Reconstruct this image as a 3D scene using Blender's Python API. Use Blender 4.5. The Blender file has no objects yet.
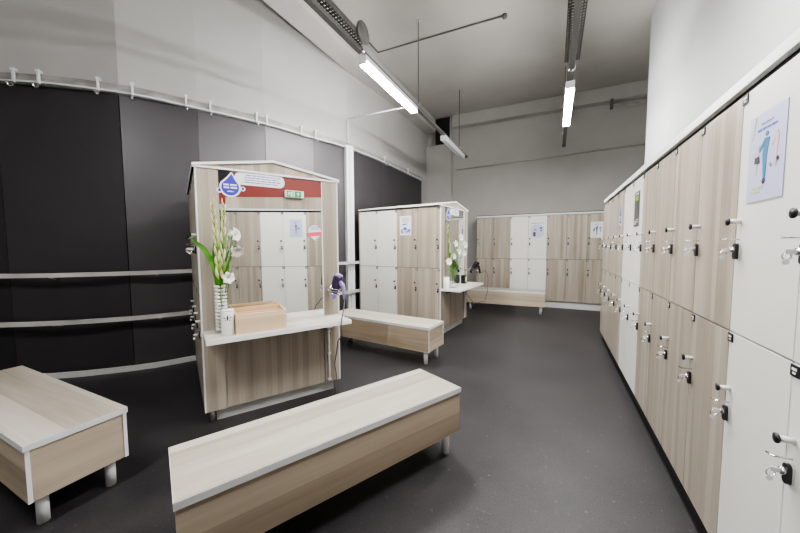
import bpy, bmesh, math, random
from mathutils import Vector, Matrix
random.seed(7)
C = bpy.context.scene.collection
PI = math.pi

# ------------------------------------------------------------------ materials
def new_mat(name):
    m = bpy.data.materials.new(name); m.use_nodes = True
    nt = m.node_tree; b = nt.nodes['Principled BSDF']
    return m, nt, b

def plain(name, col, rough=.5, metal=0., spec=.5, noise=0., nscale=8., bump=0., emit=None, estr=0., coat=0.):
    m, nt, b = new_mat(name)
    b.inputs['Base Color'].default_value = (*col, 1)
    b.inputs['Roughness'].default_value = rough
    b.inputs['Metallic'].default_value = metal
    b.inputs['Specular IOR Level'].default_value = spec
    if coat: b.inputs['Coat Weight'].default_value = coat; b.inputs['Coat Roughness'].default_value = .15
    if emit:
        b.inputs['Emission Color'].default_value = (*emit, 1); b.inputs['Emission Strength'].default_value = estr
    tc = nt.nodes.new('ShaderNodeTexCoord')
    n = nt.nodes.new('ShaderNodeTexNoise'); n.inputs['Scale'].default_value = nscale; n.inputs['Detail'].default_value = 4
    nt.links.new(tc.outputs['Object'], n.inputs['Vector'])
    if noise:
        r = nt.nodes.new('ShaderNodeValToRGB')
        r.color_ramp.elements[0].position = .3; r.color_ramp.elements[1].position = .7
        r.color_ramp.elements[0].color = tuple(c*(1-noise) for c in col) + (1,)
        r.color_ramp.elements[1].color = tuple(min(1, c*(1+noise)) for c in col) + (1,)
        nt.links.new(n.outputs['Fac'], r.inputs['Fac']); nt.links.new(r.outputs['Color'], b.inputs['Base Color'])
    if bump:
        bp = nt.nodes.new('ShaderNodeBump'); bp.inputs['Strength'].default_value = bump; bp.inputs['Distance'].default_value = .01
        nt.links.new(n.outputs['Fac'], bp.inputs['Height']); nt.links.new(bp.outputs['Normal'], b.inputs['Normal'])
    return m

def wood(name, axis, dark, mid, light, rough=.42, band=9., mixg=.45):
    """light oak laminate: grain along axis ('x' or 'z'), bands of uneven width across it"""
    m, nt, b = new_mat(name)
    N = nt.nodes.new; L = nt.links.new
    tc = N('ShaderNodeTexCoord'); oi = N('ShaderNodeObjectInfo')
    off = N('ShaderNodeMath'); off.operation = 'MULTIPLY'; off.inputs[1].default_value = 53.
    L(oi.outputs['Random'], off.inputs[0])
    sp = N('ShaderNodeSeparateXYZ'); L(tc.outputs['Object'], sp.inputs[0])
    ad = N('ShaderNodeMath'); ad.operation = 'ADD'
    if axis == 'z':
        L(sp.outputs['X'], ad.inputs[0]); L(sp.outputs['Y'], ad.inputs[1]); along = sp.outputs['Z']
    else:
        L(sp.outputs['Z'], ad.inputs[0]); L(sp.outputs['Y'], ad.inputs[1]); along = sp.outputs['X']
    ac = N('ShaderNodeMath'); ac.operation = 'ADD'; L(ad.outputs[0], ac.inputs[0]); L(off.outputs[0], ac.inputs[1])
    # wobble of the bands along the grain
    cv = N('ShaderNodeCombineXYZ'); L(ac.outputs[0], cv.inputs['X']); L(along, cv.inputs['Y']); L(off.outputs[0], cv.inputs['Z'])
    vo = N('ShaderNodeTexVoronoi'); vo.voronoi_dimensions = '1D'; vo.inputs['Scale'].default_value = band
    L(ac.outputs[0], vo.inputs['W'])
    sc = N('ShaderNodeSeparateColor'); L(vo.outputs['Color'], sc.inputs[0])
    mp = N('ShaderNodeMapping'); mp.inputs['Scale'].default_value = (38, 1.3, 1)
    L(cv.outputs[0], mp.inputs['Vector'])
    n = N('ShaderNodeTexNoise'); n.inputs['Scale'].default_value = 1.; n.inputs['Detail'].default_value = 5; n.inputs['Roughness'].default_value = .62
    L(mp.outputs[0], n.inputs['Vector'])
    mp2 = N('ShaderNodeMapping'); mp2.inputs['Scale'].default_value = (14, 1.0, 1); L(cv.outputs[0], mp2.inputs['Vector'])
    n2 = N('ShaderNodeTexNoise'); n2.inputs['Scale'].default_value = 1.; n2.inputs['Detail'].default_value = 2; L(mp2.outputs[0], n2.inputs['Vector'])
    mx = N('ShaderNodeMix'); mx.data_type = 'FLOAT'; mx.inputs[0].default_value = mixg
    L(sc.outputs[0], mx.inputs[2]); L(n.outputs['Fac'], mx.inputs[3])
    mx2 = N('ShaderNodeMix'); mx2.data_type = 'FLOAT'; mx2.inputs[0].default_value = .38
    L(mx.outputs[0], mx2.inputs[2]); L(n2.outputs['Fac'], mx2.inputs[3])
    r = N('ShaderNodeValToRGB'); e = r.color_ramp.elements
    e[0].position = .22; e[0].color = (*dark, 1); e[1].position = .78; e[1].color = (*light, 1)
    k = e.new(.5); k.color = (*mid, 1)
    L(mx2.outputs[0], r.inputs['Fac']); L(r.outputs['Color'], b.inputs['Base Color'])
    b.inputs['Roughness'].default_value = rough
    b.inputs['Specular IOR Level'].default_value = .4
    return m

M = {}
M['wood_z'] = wood('ash_laminate_vertical', 'z', (.265, .222, .173), (.395, .346, .285), (.52, .475, .408), rough=.34, band=20., mixg=.6)
M['wood_x'] = wood('ash_laminate_lengthwise', 'x', (.28, .222, .162), (.425, .352, .270), (.535, .458, .368))
M['bench_top'] = wood('pale_bench_top_laminate', 'x', (.29, .25, .20), (.43, .392, .335), (.52, .488, .437), rough=.4)
M['counter'] = wood('pale_counter_laminate', 'x', (.50, .465, .41), (.60, .573, .525), (.67, .65, .61), rough=.35)
M['pine'] = wood('bare_pine', 'x', (.60, .44, .29), (.70, .54, .38), (.76, .62, .46), rough=.55, band=14)
M['pine_lit'] = wood('warm_lit_inner_pine', 'x', (.62, .40, .22), (.72, .50, .31), (.78, .58, .40), rough=.55, band=14)  # more orange copy of the pine paints warm light inside the box
M['white_lam'] = plain('white_laminate', (.78, .78, .74), .28, noise=.01, nscale=3)
M['edge'] = plain('white_edge_band', (.80, .81, .82), .38)
M['edge_grey'] = plain('pale_grey_edge_band', (.66, .68, .70), .4)
M['grey_plinth'] = plain('pale_grey_plinth', (.62, .62, .61), .5)
M['black'] = plain('black_plastic', (.012, .011, .013), .4)
M['dark_gap'] = plain('black_recess', (.006, .005, .006), .8)
M['chrome'] = plain('chrome', (.72, .72, .74), .16, metal=1.)
M['steel'] = plain('brushed_steel', (.62, .61, .59), .32, metal=1., noise=.12, nscale=3)
M['white_plastic'] = plain('white_plastic', (.80, .80, .78), .4)
M['white_paint'] = plain('white_painted_metal', (.74, .75, .76), .45)
M['wall_white'] = plain('white_plaster', (.455, .448, .435), .75, noise=.03, nscale=2, bump=.06)
M['wall_shade'] = plain('pale_grey_plaster', (.37, .375, .38), .75, noise=.03, nscale=2, bump=.05)
M['rail_grey'] = plain('worn_grey_metal', (.30, .29, .28), .5, noise=.3, nscale=6)
M['bar_grey'] = plain('pale_worn_bar', (.50, .49, .475), .42, noise=.25, nscale=2.5)
M['satin'] = plain('satin_nickel', (.68, .68, .67), .3)
M['wall_right_paint'] = plain('cool_white_plaster', (.43, .435, .44), .75, noise=.03, nscale=2, bump=.05)
M['wall_grey'] = plain('grey_plaster', (.45, .437, .418), .8, noise=.04, nscale=2, bump=.06)
M['ceiling'] = plain('grey_ceiling_paint', (.45, .43, .405), .85, noise=.05, nscale=1.5, bump=.05)
M['mirror'] = plain('mirror_glass', (.90, .91, .90), .015, metal=1.)
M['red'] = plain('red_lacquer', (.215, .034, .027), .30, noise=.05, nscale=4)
M['blue'] = plain('violet_blue_print', (.055, .045, .50), .45)
M['blue_text'] = plain('blue_print', (.10, .12, .50), .5)
M['sky_text'] = plain('bright_blue_print', (.06, .17, .66), .5)
M['paper'] = plain('white_paper', (.80, .80, .82), .55)
M['paper_lilac'] = plain('lilac_white_paper', (.53, .55, .76), .4)
M['pink'] = plain('pink_print', (.80, .10, .17), .5)
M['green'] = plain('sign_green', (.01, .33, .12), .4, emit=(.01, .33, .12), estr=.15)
M['teal'] = plain('teal_print', (.04, .20, .36), .5)
M['grey_print'] = plain('grey_print', (.30, .30, .34), .5)
M['dark_print'] = plain('dark_plum_print', (.05, .035, .075), .5)
M['lime'] = plain('lime_print', (.30, .52, .05), .5)
M['olive_pale'] = plain('pale_olive_print', (.55, .58, .33), .5)
M['charcoal_print'] = plain('charcoal_photo_print', (.075, .068, .062), .4, noise=.6, nscale=9)
M['skin_print'] = plain('pale_pink_print', (.66, .52, .50), .5)
M['leaf'] = plain('glossy_green_leaf', (.075, .23, .022), .4, noise=.35, nscale=12)
M['bud'] = plain('pale_yellow_green_bud', (.56, .58, .28), .5, noise=.2, nscale=20)
M['bud_green'] = plain('green_bud', (.22, .36, .07), .5, noise=.25, nscale=20)
M['petal'] = plain('white_petal', (.84, .84, .78), .55)
M['pebble'] = plain('white_pebble', (.80, .80, .77), .6, noise=.05, nscale=20)
M['purple'] = plain('dark_purple_plastic', (.030, .016, .055), .28, coat=.4)
M['lavender'] = plain('lavender_plastic', (.27, .21, .42), .35)
M['cord_grey'] = plain('grey_rubber_cord', (.10, .095, .10), .5)
M['tube'] = plain('lit_tube_diffuser', (.9, .9, .9), .4, emit=(1.0, .99, .965), estr=190.)
M['tube_off'] = plain('unlit_tube_diffuser', (.70, .71, .72), .4)
M['tray'] = plain('galvanised_tray', (.10, .095, .09), .5, metal=.4, noise=.3, nscale=30)
M['skirt'] = plain('pale_grey_skirting', (.58, .58, .58), .45)
M['pipe_dark'] = plain('dark_steel_pipe', (.11, .105, .10), .5)

# floor: charcoal vinyl with fine speckle and scuffs
m, nt, b = new_mat('charcoal_vinyl_floor'); M['floor'] = m
N = nt.nodes.new; L = nt.links.new
tc = N('ShaderNodeTexCoord')
n1 = N('ShaderNodeTexNoise'); n1.inputs['Scale'].default_value = 120; n1.inputs['Detail'].default_value = 3; L(tc.outputs['Object'], n1.inputs['Vector'])
n2 = N('ShaderNodeTexNoise'); n2.inputs['Scale'].default_value = 1.1; n2.inputs['Detail'].default_value = 6; n2.inputs['Roughness'].default_value = .7; L(tc.outputs['Object'], n2.inputs['Vector'])
mx = N('ShaderNodeMix'); mx.data_type = 'FLOAT'; mx.inputs[0].default_value = .5; L(n1.outputs['Fac'], mx.inputs[2]); L(n2.outputs['Fac'], mx.inputs[3])
r = N('ShaderNodeValToRGB'); r.color_ramp.elements[0].position = .36; r.color_ramp.elements[0].color = (.013, .012, .0135, 1)
r.color_ramp.elements[1].position = .68; r.color_ramp.elements[1].color = (.051, .047, .050, 1)
L(mx.outputs[0], r.inputs['Fac'])
n3 = N('ShaderNodeTexNoise'); n3.inputs['Scale'].default_value = 34; n3.inputs['Detail'].default_value = 2; L(tc.outputs['Object'], n3.inputs['Vector'])
m3 = N('ShaderNodeMapRange'); m3.inputs['From Min'].default_value = .66; m3.inputs['From Max'].default_value = .78; m3.inputs['To Max'].default_value = .55; L(n3.outputs['Fac'], m3.inputs['Value'])
c3 = N('ShaderNodeMix'); c3.data_type = 'RGBA'; c3.inputs[7].default_value = (.13, .125, .12, 1); L(m3.outputs[0], c3.inputs[0]); L(r.outputs['Color'], c3.inputs[6]); L(c3.outputs[2], b.inputs['Base Color'])
rr = N('ShaderNodeMapRange'); rr.inputs['To Min'].default_value = .38; rr.inputs['To Max'].default_value = .56; L(n2.outputs['Fac'], rr.inputs['Value']); L(rr.outputs[0], b.inputs['Roughness'])
bp = N('ShaderNodeBump'); bp.inputs['Strength'].default_value = .12; bp.inputs['Distance'].default_value = .004; L(n1.outputs['Fac'], bp.inputs['Height']); L(bp.outputs['Normal'], b.inputs['Normal'])
b.inputs['Specular IOR Level'].default_value = .45

# clear glass
m, nt, b = new_mat('clear_glass'); M['glass'] = m
nt.nodes.remove(b)
tr_ = nt.nodes.new('ShaderNodeBsdfTransparent'); tr_.inputs[0].default_value = (.975, .985, .98, 1)
gl_ = nt.nodes.new('ShaderNodeBsdfGlossy'); gl_.inputs['Roughness'].default_value = .03
mx_ = nt.nodes.new('ShaderNodeMixShader'); mx_.inputs[0].default_value = .07; nt.links.new(tr_.outputs[0], mx_.inputs[1]); nt.links.new(gl_.outputs[0], mx_.inputs[2])
nt.links.new(mx_.outputs[0], [n for n in nt.nodes if n.bl_idname == 'ShaderNodeOutputMaterial'][0].inputs['Surface'])
tcg = nt.nodes.new('ShaderNodeTexCoord')

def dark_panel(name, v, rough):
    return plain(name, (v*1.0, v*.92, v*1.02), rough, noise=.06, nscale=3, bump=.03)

# ------------------------------------------------------------------ mesh helpers
class MB:
    """collects shapes; build() links them as ONE mesh object"""
    def __init__(self): self.bm = bmesh.new(); self.mats = []
    def mi(self, key):
        if key not in self.mats: self.mats.append(key)
        return self.mats.index(key)
    def _paint(self, faces, key):
        i = self.mi(key)
        for f in faces: f.material_index = i
    def box(self, a, c, key, bev=0., ends=None):
        """axis box a..c; ends = material for the faces facing along x"""
        a, c = Vector(a), Vector(c)
        r = bmesh.ops.create_cube(self.bm, size=1.)
        vs = r['verts']
        for v in vs: v.co = Vector((a[i] + (v.co[i] + .5)*(c[i]-a[i]) for i in range(3)))
        fs = list({f for v in vs for f in v.link_faces})
        self._paint(fs, key)
        if ends is not None:
            self._paint([f for f in fs if abs(f.normal.x) > .9 or abs(((f.verts[1].co-f.verts[0].co).cross(f.verts[2].co-f.verts[1].co)).normalized().x) > .9], ends)
        if bev:
            es = list({e for v in vs for e in v.link_edges})
            bmesh.ops.bevel(self.bm, geom=es, offset=bev, segments=2, profile=.6, affect='EDGES')
        return self
    def prism(self, pts, key, axis, t0, t1, cap=None):
        """polygon pts (2D) extruded along axis ('x','y','z') from t0 to t1"""
        def P(p, t):
            return {'y': (p[0], t, p[1]), 'x': (t, p[0], p[1]), 'z': (p[0], p[1], t)}[axis]
        A = [self.bm.verts.new(P(p, t0)) for p in pts]; B = [self.bm.verts.new(P(p, t1)) for p in pts]
        n = len(pts); fs = []
        fs.append(self.bm.faces.new(A)); fs.append(self.bm.faces.new(B[::-1]))
        for i in range(n):
            j = (i+1) % n; fs.append(self.bm.faces.new((A[j], A[i], B[i], B[j])))
        self._paint(fs, key)
        return self
    def tube(self, path, rad, key, seg=8, cap=True, radii=None):
        path = [Vector(p) for p in path]; rings = []
        up = None
        for i, p in enumerate(path):
            d = (path[min(i+1, len(path)-1)] - path[max(i-1, 0)]).normalized()
            if up is None:
                up = Vector((0, 0, 1)) if abs(d.z) < .9 else Vector((1, 0, 0))
            s = d.cross(up)
            if s.length < 1e-4: s = d.cross(Vector((.3, 1, .2)))
            s.normalize(); up = s.cross(d).normalized()
            rr = radii[i] if radii else rad
            rings.append([self.bm.verts.new(p + (s*math.cos(k*2*PI/seg) + up*math.sin(k*2*PI/seg))*rr) for k in range(seg)])
        fs = []
        for a, c in zip(rings, rings[1:]):
            for k in range(seg):
                q = (k+1) % seg; fs.append(self.bm.faces.new((a[k], a[q], c[q], c[k])))
        for f in fs: f.smooth = True
        if cap:
            fs.append(self.bm.faces.new(rings[0][::-1])); fs.append(self.bm.faces.new(rings[-1]))
        self._paint(fs, key)
        return self
    def ribbon(self, path, w, h, key):
        """rectangular bar swept along a plan path (horizontal width w, height h)"""
        path = [Vector(p) for p in path]; rings = []
        for i, p in enumerate(path):
            d = path[min(i+1, len(path)-1)] - path[max(i-1, 0)]; d.z = 0; d.normalize()
            s = Vector((d.y, -d.x, 0))
            rings.append([self.bm.verts.new(p + s*a*w/2 + Vector((0, 0, c*h/2))) for a, c in ((-1, -1), (1, -1), (1, 1), (-1, 1))])
        fs = []
        for a, c in zip(rings, rings[1:]):
            for k in range(4):
                q = (k+1) % 4; fs.append(self.bm.faces.new((a[k], a[q], c[q], c[k])))
        fs.append(self.bm.faces.new(rings[0][::-1])); fs.append(self.bm.faces.new(rings[-1]))
        self._paint(fs, key)
        return self
    def lathe(self, prof, key, seg=20, mat=None):
        """profile of (r, z), spun about z; mat = a Matrix"""
        rings = []
        for r_, z in prof:
            if r_ < 1e-6: rings.append([self.bm.verts.new((0, 0, z))])
            else: rings.append([self.bm.verts.new((r_*math.cos(k*2*PI/seg), r_*math.sin(k*2*PI/seg), z)) for k in range(seg)])
        fs = []
        for a, c in zip(rings, rings[1:]):
            for k in range(seg):
                q = (k+1) % seg
                if len(a) == 1 and len(c) == 1: continue
                if len(a) == 1: fs.append(self.bm.faces.new((a[0], c[q], c[k])))
                elif len(c) == 1: fs.append(self.bm.faces.new((a[k], a[q], c[0])))
                else: fs.append(self.bm.faces.new((a[k], a[q], c[q], c[k])))
        if len(rings[0]) > 1: fs.append(self.bm.faces.new(rings[0][::-1]))
        if len(rings[-1]) > 1: fs.append(self.bm.faces.new(rings[-1]))
        for f in fs: f.smooth = True
        self._paint(fs, key)
        if mat is not None:
            for v in {v for ring in rings for v in ring}: v.co = mat @ v.co
        return self
    def blade(self, path, widths, key, side=(1, 0, 0), fold=.15):
        """a leaf: strip with a folded midrib"""
        path = [Vector(p) for p in path]; side = Vector(side).normalized(); rows = []
        for i, p in enumerate(path):
            d = (path[min(i+1, len(path)-1)] - path[max(i-1, 0)]).normalized()
            s = (side - d*side.dot(d)).normalized(); nrm = s.cross(d)
            w = widths[i]
            rows.append([self.bm.verts.new(p - s*w), self.bm.verts.new(p - nrm*w*fold*2), self.bm.verts.new(p + s*w)])
        fs = []
        for a, c in zip(rows, rows[1:]):
            for k in range(2): fs.append(self.bm.faces.new((a[k], a[k+1], c[k+1], c[k])))
        for f in fs: f.smooth = True
        self._paint(fs, key); return self
    def ball(self, c, r, key, scale=(1, 1, 1), sub=2, jit=0.):
        q = bmesh.ops.create_icosphere(self.bm, subdivisions=sub, radius=1.)
        for v in q['verts']:
            k = 1 + random.uniform(-jit, jit)
            v.co = Vector((c[i] + v.co[i]*r*scale[i]*k for i in range(3)))
        fs = list({f for v in q['verts'] for f in v.link_faces})
        for f in fs: f.smooth = True
        self._paint(fs, key); return self
    def build(self, name, parent=None, loc=None, rotz=None):
        me = bpy.data.meshes.new(name)
        bmesh.ops.recalc_face_normals(self.bm, faces=self.bm.faces[:])
        self.bm.to_mesh(me); self.bm.free()
        for k in self.mats: me.materials.append(M[k])
        o = bpy.data.objects.new(name, me); C.objects.link(o)
        if parent is not None: o.parent = parent
        if loc is not None: o.location = loc
        if rotz is not None: o.rotation_euler.z = rotz
        return o

def tag(o, label=None, cat=None, group=None, kind=None):
    if label: o['label'] = label
    if cat: o['category'] = cat
    if group: o['group'] = group
    if kind: o['kind'] = kind
    return o
def thing(name, label, cat, loc=(0, 0, 0), rotz=0., group=None):
    o = bpy.data.objects.new(name, None); C.objects.link(o)
    o.location = loc; o.rotation_euler = (0, 0, rotz); o.empty_display_size = .1
    return tag(o, label, cat, group)
def dup(root, loc, rotz, label, group=None):
    r_ = root.copy(); C.objects.link(r_); r_.location = loc; r_.rotation_euler = (0, 0, rotz)
    r_['label'] = label
    if group: r_['group'] = group
    for ch in list(root.children):
        c = ch.copy(); C.objects.link(c); c.parent = r_
        for gch in ch.children:
            d = gch.copy(); C.objects.link(d); d.parent = c
    return r_
def struct(name, mb, label=None):
    o = mb.build(name); o['kind'] = 'structure'
    if label: o['label'] = label
    return o

def rrect(x0, x1, z0, z1, r, n=6):
    pts = []
    for cx, cz, a0 in ((x1-r, z0+r, -90), (x1-r, z1-r, 0), (x0+r, z1-r, 90), (x0+r, z0+r, 180)):
        for k in range(n+1):
            a = math.radians(a0 + 90*k/n); pts.append((cx + r*math.cos(a), cz + r*math.sin(a)))
    return pts
def circ(cx, cz, r, n=24, sx=1., sz=1.):
    return [(cx + r*sx*math.cos(2*PI*k/n), cz + r*sz*math.sin(2*PI*k/n)) for k in range(n)]
def drop_shape(cx, cz, r, tip, lean=0., n=26):
    """water drop: round below, pointed above"""
    pts = []
    for k in range(n+1):
        a = math.radians(150 + 240*k/n)
        pts.append((cx + r*math.cos(a), cz + r*math.sin(a)))
    pts.append((cx + r*.42 + lean*.5, cz + r*.5 + (tip-r*.5)*.45))
    pts.append((cx + lean, cz + tip))
    pts.append((cx - r*.42 + lean*.5, cz + r*.5 + (tip-r*.5)*.45))
    return pts
def words(mb, x0, x1, z, h, key, y0, y1, seed=0, slope=0.):
    """a line of small print: runs of tiny strokes, too small to read in the photograph"""
    rg = random.Random(seed); xx = x0
    while xx < x1:
        w = min(rg.uniform(2.2, 6)*h, x1-xx)
        zz = z + slope*(xx-x0)
        mb.prism([(xx, zz), (xx+w, zz + slope*w), (xx+w, zz+h*rg.uniform(.8, 1.1) + slope*w), (xx, zz+h)], key, 'y', y0, y1)
        xx += w + h*.7

# ------------------------------------------------------------------ camera
cam = bpy.data.cameras.new('camera'); co = bpy.data.objects.new('camera', cam); C.objects.link(co)
F = 320.015
cam.sensor_width = 36.; cam.lens = F/800*36; cam.clip_start = .02
yaw, pit, rol = map(math.radians, (25.6402, 3.7494, -.2541))
fw = Vector((-math.sin(yaw)*math.cos(pit), math.cos(yaw)*math.cos(pit), -math.sin(pit)))
rt = Vector((math.cos(yaw), math.sin(yaw), 0)); up = rt.cross(fw)
R_ = rt*math.cos(rol) + up*math.sin(rol); U_ = -rt*math.sin(rol) + up*math.cos(rol)
mw = Matrix((R_, U_, -fw)).transposed().to_4x4(); mw.translation = (0, 0, 1.45)
co.matrix_world = mw
bpy.context.scene.camera = co

# ------------------------------------------------------------------ room
ZC = 4.86; YB = 8.62; YF = -3.2
WP = [(-7.4, .30), (-5.30, 1.30), (-4.46, 1.995), (-4.09, 2.64), (-3.755, 3.38), (-3.545, 4.14), (-3.345, 4.85), (-3.265, 5.9), (-3.25, 8.62)]
struct('floor', MB().box((-8, YF-.2, -.1), (4.4, YB+.3, 0), 'floor'))
struct('ceiling', MB().box((-8, YF-.2, ZC), (4.4, YB+.3, ZC+.12), 'ceiling'))
ZR = 3.16
def strip_poly(pts, off0, off1):
    """closed plan polygon along a polyline, between two offsets to its right-hand (room) side"""
    def offs(d):
        out = []
        for i, p in enumerate(pts):
            a = Vector(pts[max(i-1, 0)]); c = Vector(pts[min(i+1, len(pts)-1)])
            t = (c-a).normalized(); out.append((p[0] + t.y*d, p[1] - t.x*d))
        return out
    return offs(off0), offs(off1)
A, B = strip_poly(WP, 0, -.2)
struct('wall_left', MB().prism(A + B[::-1], 'wall_white', 'z', 0, ZC))
vals = [(.026, .5), (.034, .45), (.058, .42), (.078, .40), (.13, .42), (.062, .42), (.046, .5), (.046, .5)]  # base tone and roughness set separately for each facet
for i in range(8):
    M['panel%d' % i] = dark_panel('dark_wall_panel_tone_%d' % i, *vals[i])
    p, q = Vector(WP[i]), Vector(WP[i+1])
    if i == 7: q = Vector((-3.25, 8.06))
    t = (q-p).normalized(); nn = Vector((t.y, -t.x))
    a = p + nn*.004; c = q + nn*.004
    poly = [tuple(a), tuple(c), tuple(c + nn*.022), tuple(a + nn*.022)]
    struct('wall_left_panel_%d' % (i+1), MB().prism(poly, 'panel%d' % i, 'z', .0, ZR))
SM = []   # smooth plan curve used by rails
def smooth_path(pts, off, n=6):
    pts = [Vector(p) for p in pts]; out = []
    for i in range(len(pts)-1):
        p0, p1, p2, p3 = pts[max(i-1, 0)], pts[i], pts[i+1], pts[min(i+2, len(pts)-1)]
        for k in range(n):
            t = k/n
            out.append(.5*((2*p1) + (p2-p0)*t + (2*p0-5*p1+4*p2-p3)*t*t + (3*p1-p0-3*p2+p3)*t**3))
    out.append(pts[-1])
    res = []
    for i, p in enumerate(out):
        t = (out[min(i+1, len(out)-1)] - out[max(i-1, 0)]).normalized()
        res.append(Vector((p.x + t.y*off, p.y - t.x*off)))
    return res
def lift(path, z): return [(p.x, p.y, z) for p in path]
WPr = WP[:-1] + [(-3.25, 8.06)]
struct('baseboard_left', MB().ribbon(lift(smooth_path(WPr, .062, 4), .03), .03, .06, 'skirt'))
MBb = MB().box((-3.25, YB, 0), (4.2, YB+.2, ZC), 'wall_grey')
struct('wall_back', MBb)
struct('wall_back_pier', MB().box((-3.24, YB-.16, 0), (-2.53, YB-.002, 4.16), 'wall_grey'))
struct('beam_back', MB().box((-2.5, YB-.22, 4.56), (4.15, YB-.002, ZC-.002), 'wall_grey', .012))
struct('beam_left', MB().box((-3.345, YF+.02, 4.50), (-2.965, YB-.16, ZC-.002), 'wall_grey', .012))
# right-hand wall: stands behind the lockers
struct('wall_right', MB().box((1.226, YF, 0), (1.45, 6.13, ZC), 'wall_right_paint'))
struct('wall_far_right', MB().box((4.15, 6.0, 0), (4.35, YB, ZC), 'wall_grey'))
struct('wall_alcove', MB().box((1.455, 6.0, 0), (4.145, 6.2, ZC), 'wall_grey'))
struct('wall_front', MB().box((-8, YF-.2, 0), (1.45, YF, ZC), 'wall_grey'))
struct('wall_front_left', MB().box((-7.6, YF, 0), (-7.4, .35, ZC), 'wall_grey'))
# dark opening above the pier, at the end of the left beam
tag(MB().box((-2.96, YB-.20, 4.17), (-2.56, YB-.14, 4.84), 'dark_gap').box((-2.559, YB-.205, 4.17), (-2.53, YB-.14, 4.84), 'wall_grey').build('vent_opening'),
    'dark square opening high on back wall beside the beam end', 'vent')

# white post in front of the curved wall, with its cable conduit
PX, PY = -3.30, 4.80
post = thing('wall_post', 'slim white painted steel post on the dark curved wall', 'post', (PX, PY, 0), math.radians(70))
MB().box((-.075, -.045, 0), (.075, .045, 3.20), 'white_paint', .006).build('shaft', post)
MB().box((-.022, -.058, 0), (.022, -.046, 3.19), 'edge_grey').build('cover_strip', post)
cd = MB().tube([(PX+.0, PY-.01, 3.285), (PX, PY-.01, 3.66)], .012, 'white_plastic').tube([(PX, PY-.01, 3.66), (-2.03, 4.64, 3.585)], .011, 'white_plastic').build('cable_conduit')
tag(cd, 'thin white cable conduit rising from the post and crossing to the left light', 'conduit')

# rail with hooks along the top of the dark panels
rl = thing('hook_rail', 'long curved grey rail with hooks along the top of the dark wall', 'rail', (0, 0, 0))
sp_ = smooth_path(WPr, .05, 6)
MB().ribbon(lift(sp_, ZR+.028), .05, .034, 'rail_grey').ribbon(lift(smooth_path(WPr, .054, 6), ZR+.002), .062, .016, 'edge_grey').ribbon(lift(smooth_path(WPr, .02, 6), ZR+.075), .03, .05, 'rail_grey').build('rail', rl)
for hx, hy in [(-5.029, 1.378), (-4.876, 1.52), (-4.549, 1.896), (-4.392, 2.078), (-4.03, 2.50), (-3.93, 2.69), (-3.69, 3.169), (-3.62, 3.378), (-3.45, 3.90), (-3.41, 4.133), (-3.225, 5.99), (-3.175, 7.047)]:
    q = min(sp_, key=lambda p: (p.x-hx)**2 + (p.y-hy)**2); i = sp_.index(q)
    t = (sp_[min(i+1, len(sp_)-1)] - sp_[max(i-1, 0)]).normalized()
    ang = math.atan2(t.y, t.x)
    hk = MB().box((-.008, -.012, -.02), (.008, .012, .115), 'white_paint').box((-.014, -.016, .095), (.014, .04, .118), 'white_paint')
    hk.tube([(0, -.01, -.02), (0, -.015, -.06), (0, -.05, -.085), (0, -.075, -.06)], .009, 'chrome', 8)
    hk.ball((0, -.075, -.055), .016, 'chrome', sub=1)
    hk.build('hook', rl, (q.x + t.y*.045, q.y - t.x*.045, ZR), ang)
# two waist bars
for z, lb in ((1.15, 'upper of two grey steel bars running along the dark curved wall'), (.635, 'lower of two grey steel bars running along the dark curved wall')):
    br = thing('wall_bar', lb, 'rail', (0, 0, 0), 0, 'steel bars on the dark wall')
    pth = smooth_path(WPr[:8], .145, 6)
    MB().ribbon(lift(pth, z), .05, .044, 'bar_grey').build('bar', br)
    for k in (8, 14, 20, 26, 32, 38):
        a = pth[k]; q = smooth_path(WPr[:8], .03, 6)[k]
        MB().tube([(a.x, a.y, z-.02), (q.x, q.y, z-.05)], .012, 'steel').build('bracket', br)

# ------------------------------------------------------------------ ceiling services
def batten(loc, lit, label):
    t = thing('ceiling_light', label, 'light', loc, 0, 'batten lights on the trunking')
    MB().box((-.052, 0, .0), (.052, 1.44, .055), 'white_paint', .006).build('housing', t)
    MB().box((-.047, .02, -.032), (.047, 1.42, -.001), 'tube' if lit else 'tube_off', .008).build('diffuser', t)
    for y in (-.012, 1.44): MB().box((-.05, y, -.034), (.05, y+.012, .055), 'white_plastic').build('end_cap', t)
    return t
LX, RX = -1.94, .14
batten((LX, 3.12, 3.47), True, 'lit white batten light on the left trunking')
batten((LX, 5.95, 3.47), False, 'unlit white batten light at the far end of the left trunking')
batten((RX, 4.74, 3.47), True, 'lit white batten light on the right trunking')
batten((RX, 1.35, 3.47), True, 'batten light on the right trunking, above the camera')
batten((LX, -1.1, 3.47), True, 'batten light on the left trunking, behind the camera')
def trunk(x, y1, ytray, label, lab2):
    t = thing('light_trunking', label, 'trunking', (x, 0, 0))
    MB().box((-.028, -3.0, 3.531), (.028, y1, 3.575), 'pipe_dark').build('rail', t)
    MB().box((-.034, y1, 3.525), (.034, y1+.02, 3.58), 'black').build('end_cap', t)
    tr = MB()
    # perforated cable tray: two side lips and rungs with open slots
    for s in (-1, 1): tr.box((s*.075-.004, -3.0, 3.60), (s*.075+.004, ytray, 3.66), 'tray')
    y = -.2
    tr.box((-.075, -3.0, 3.60), (.075, y, 3.606), 'tray')
    while y < ytray:
        tr.box((-.075, y, 3.60), (.075, y+.018, 3.605), 'tray'); y += .042
    for xx in (-.05, -.017, .017, .05): tr.box((xx-.007, -.2, 3.601), (xx+.007, ytray, 3.604), 'tray')
    o = tr.build('cable_tray'); o.location = (x, 0, 0); tag(o, lab2, 'tray')
    return t
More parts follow.
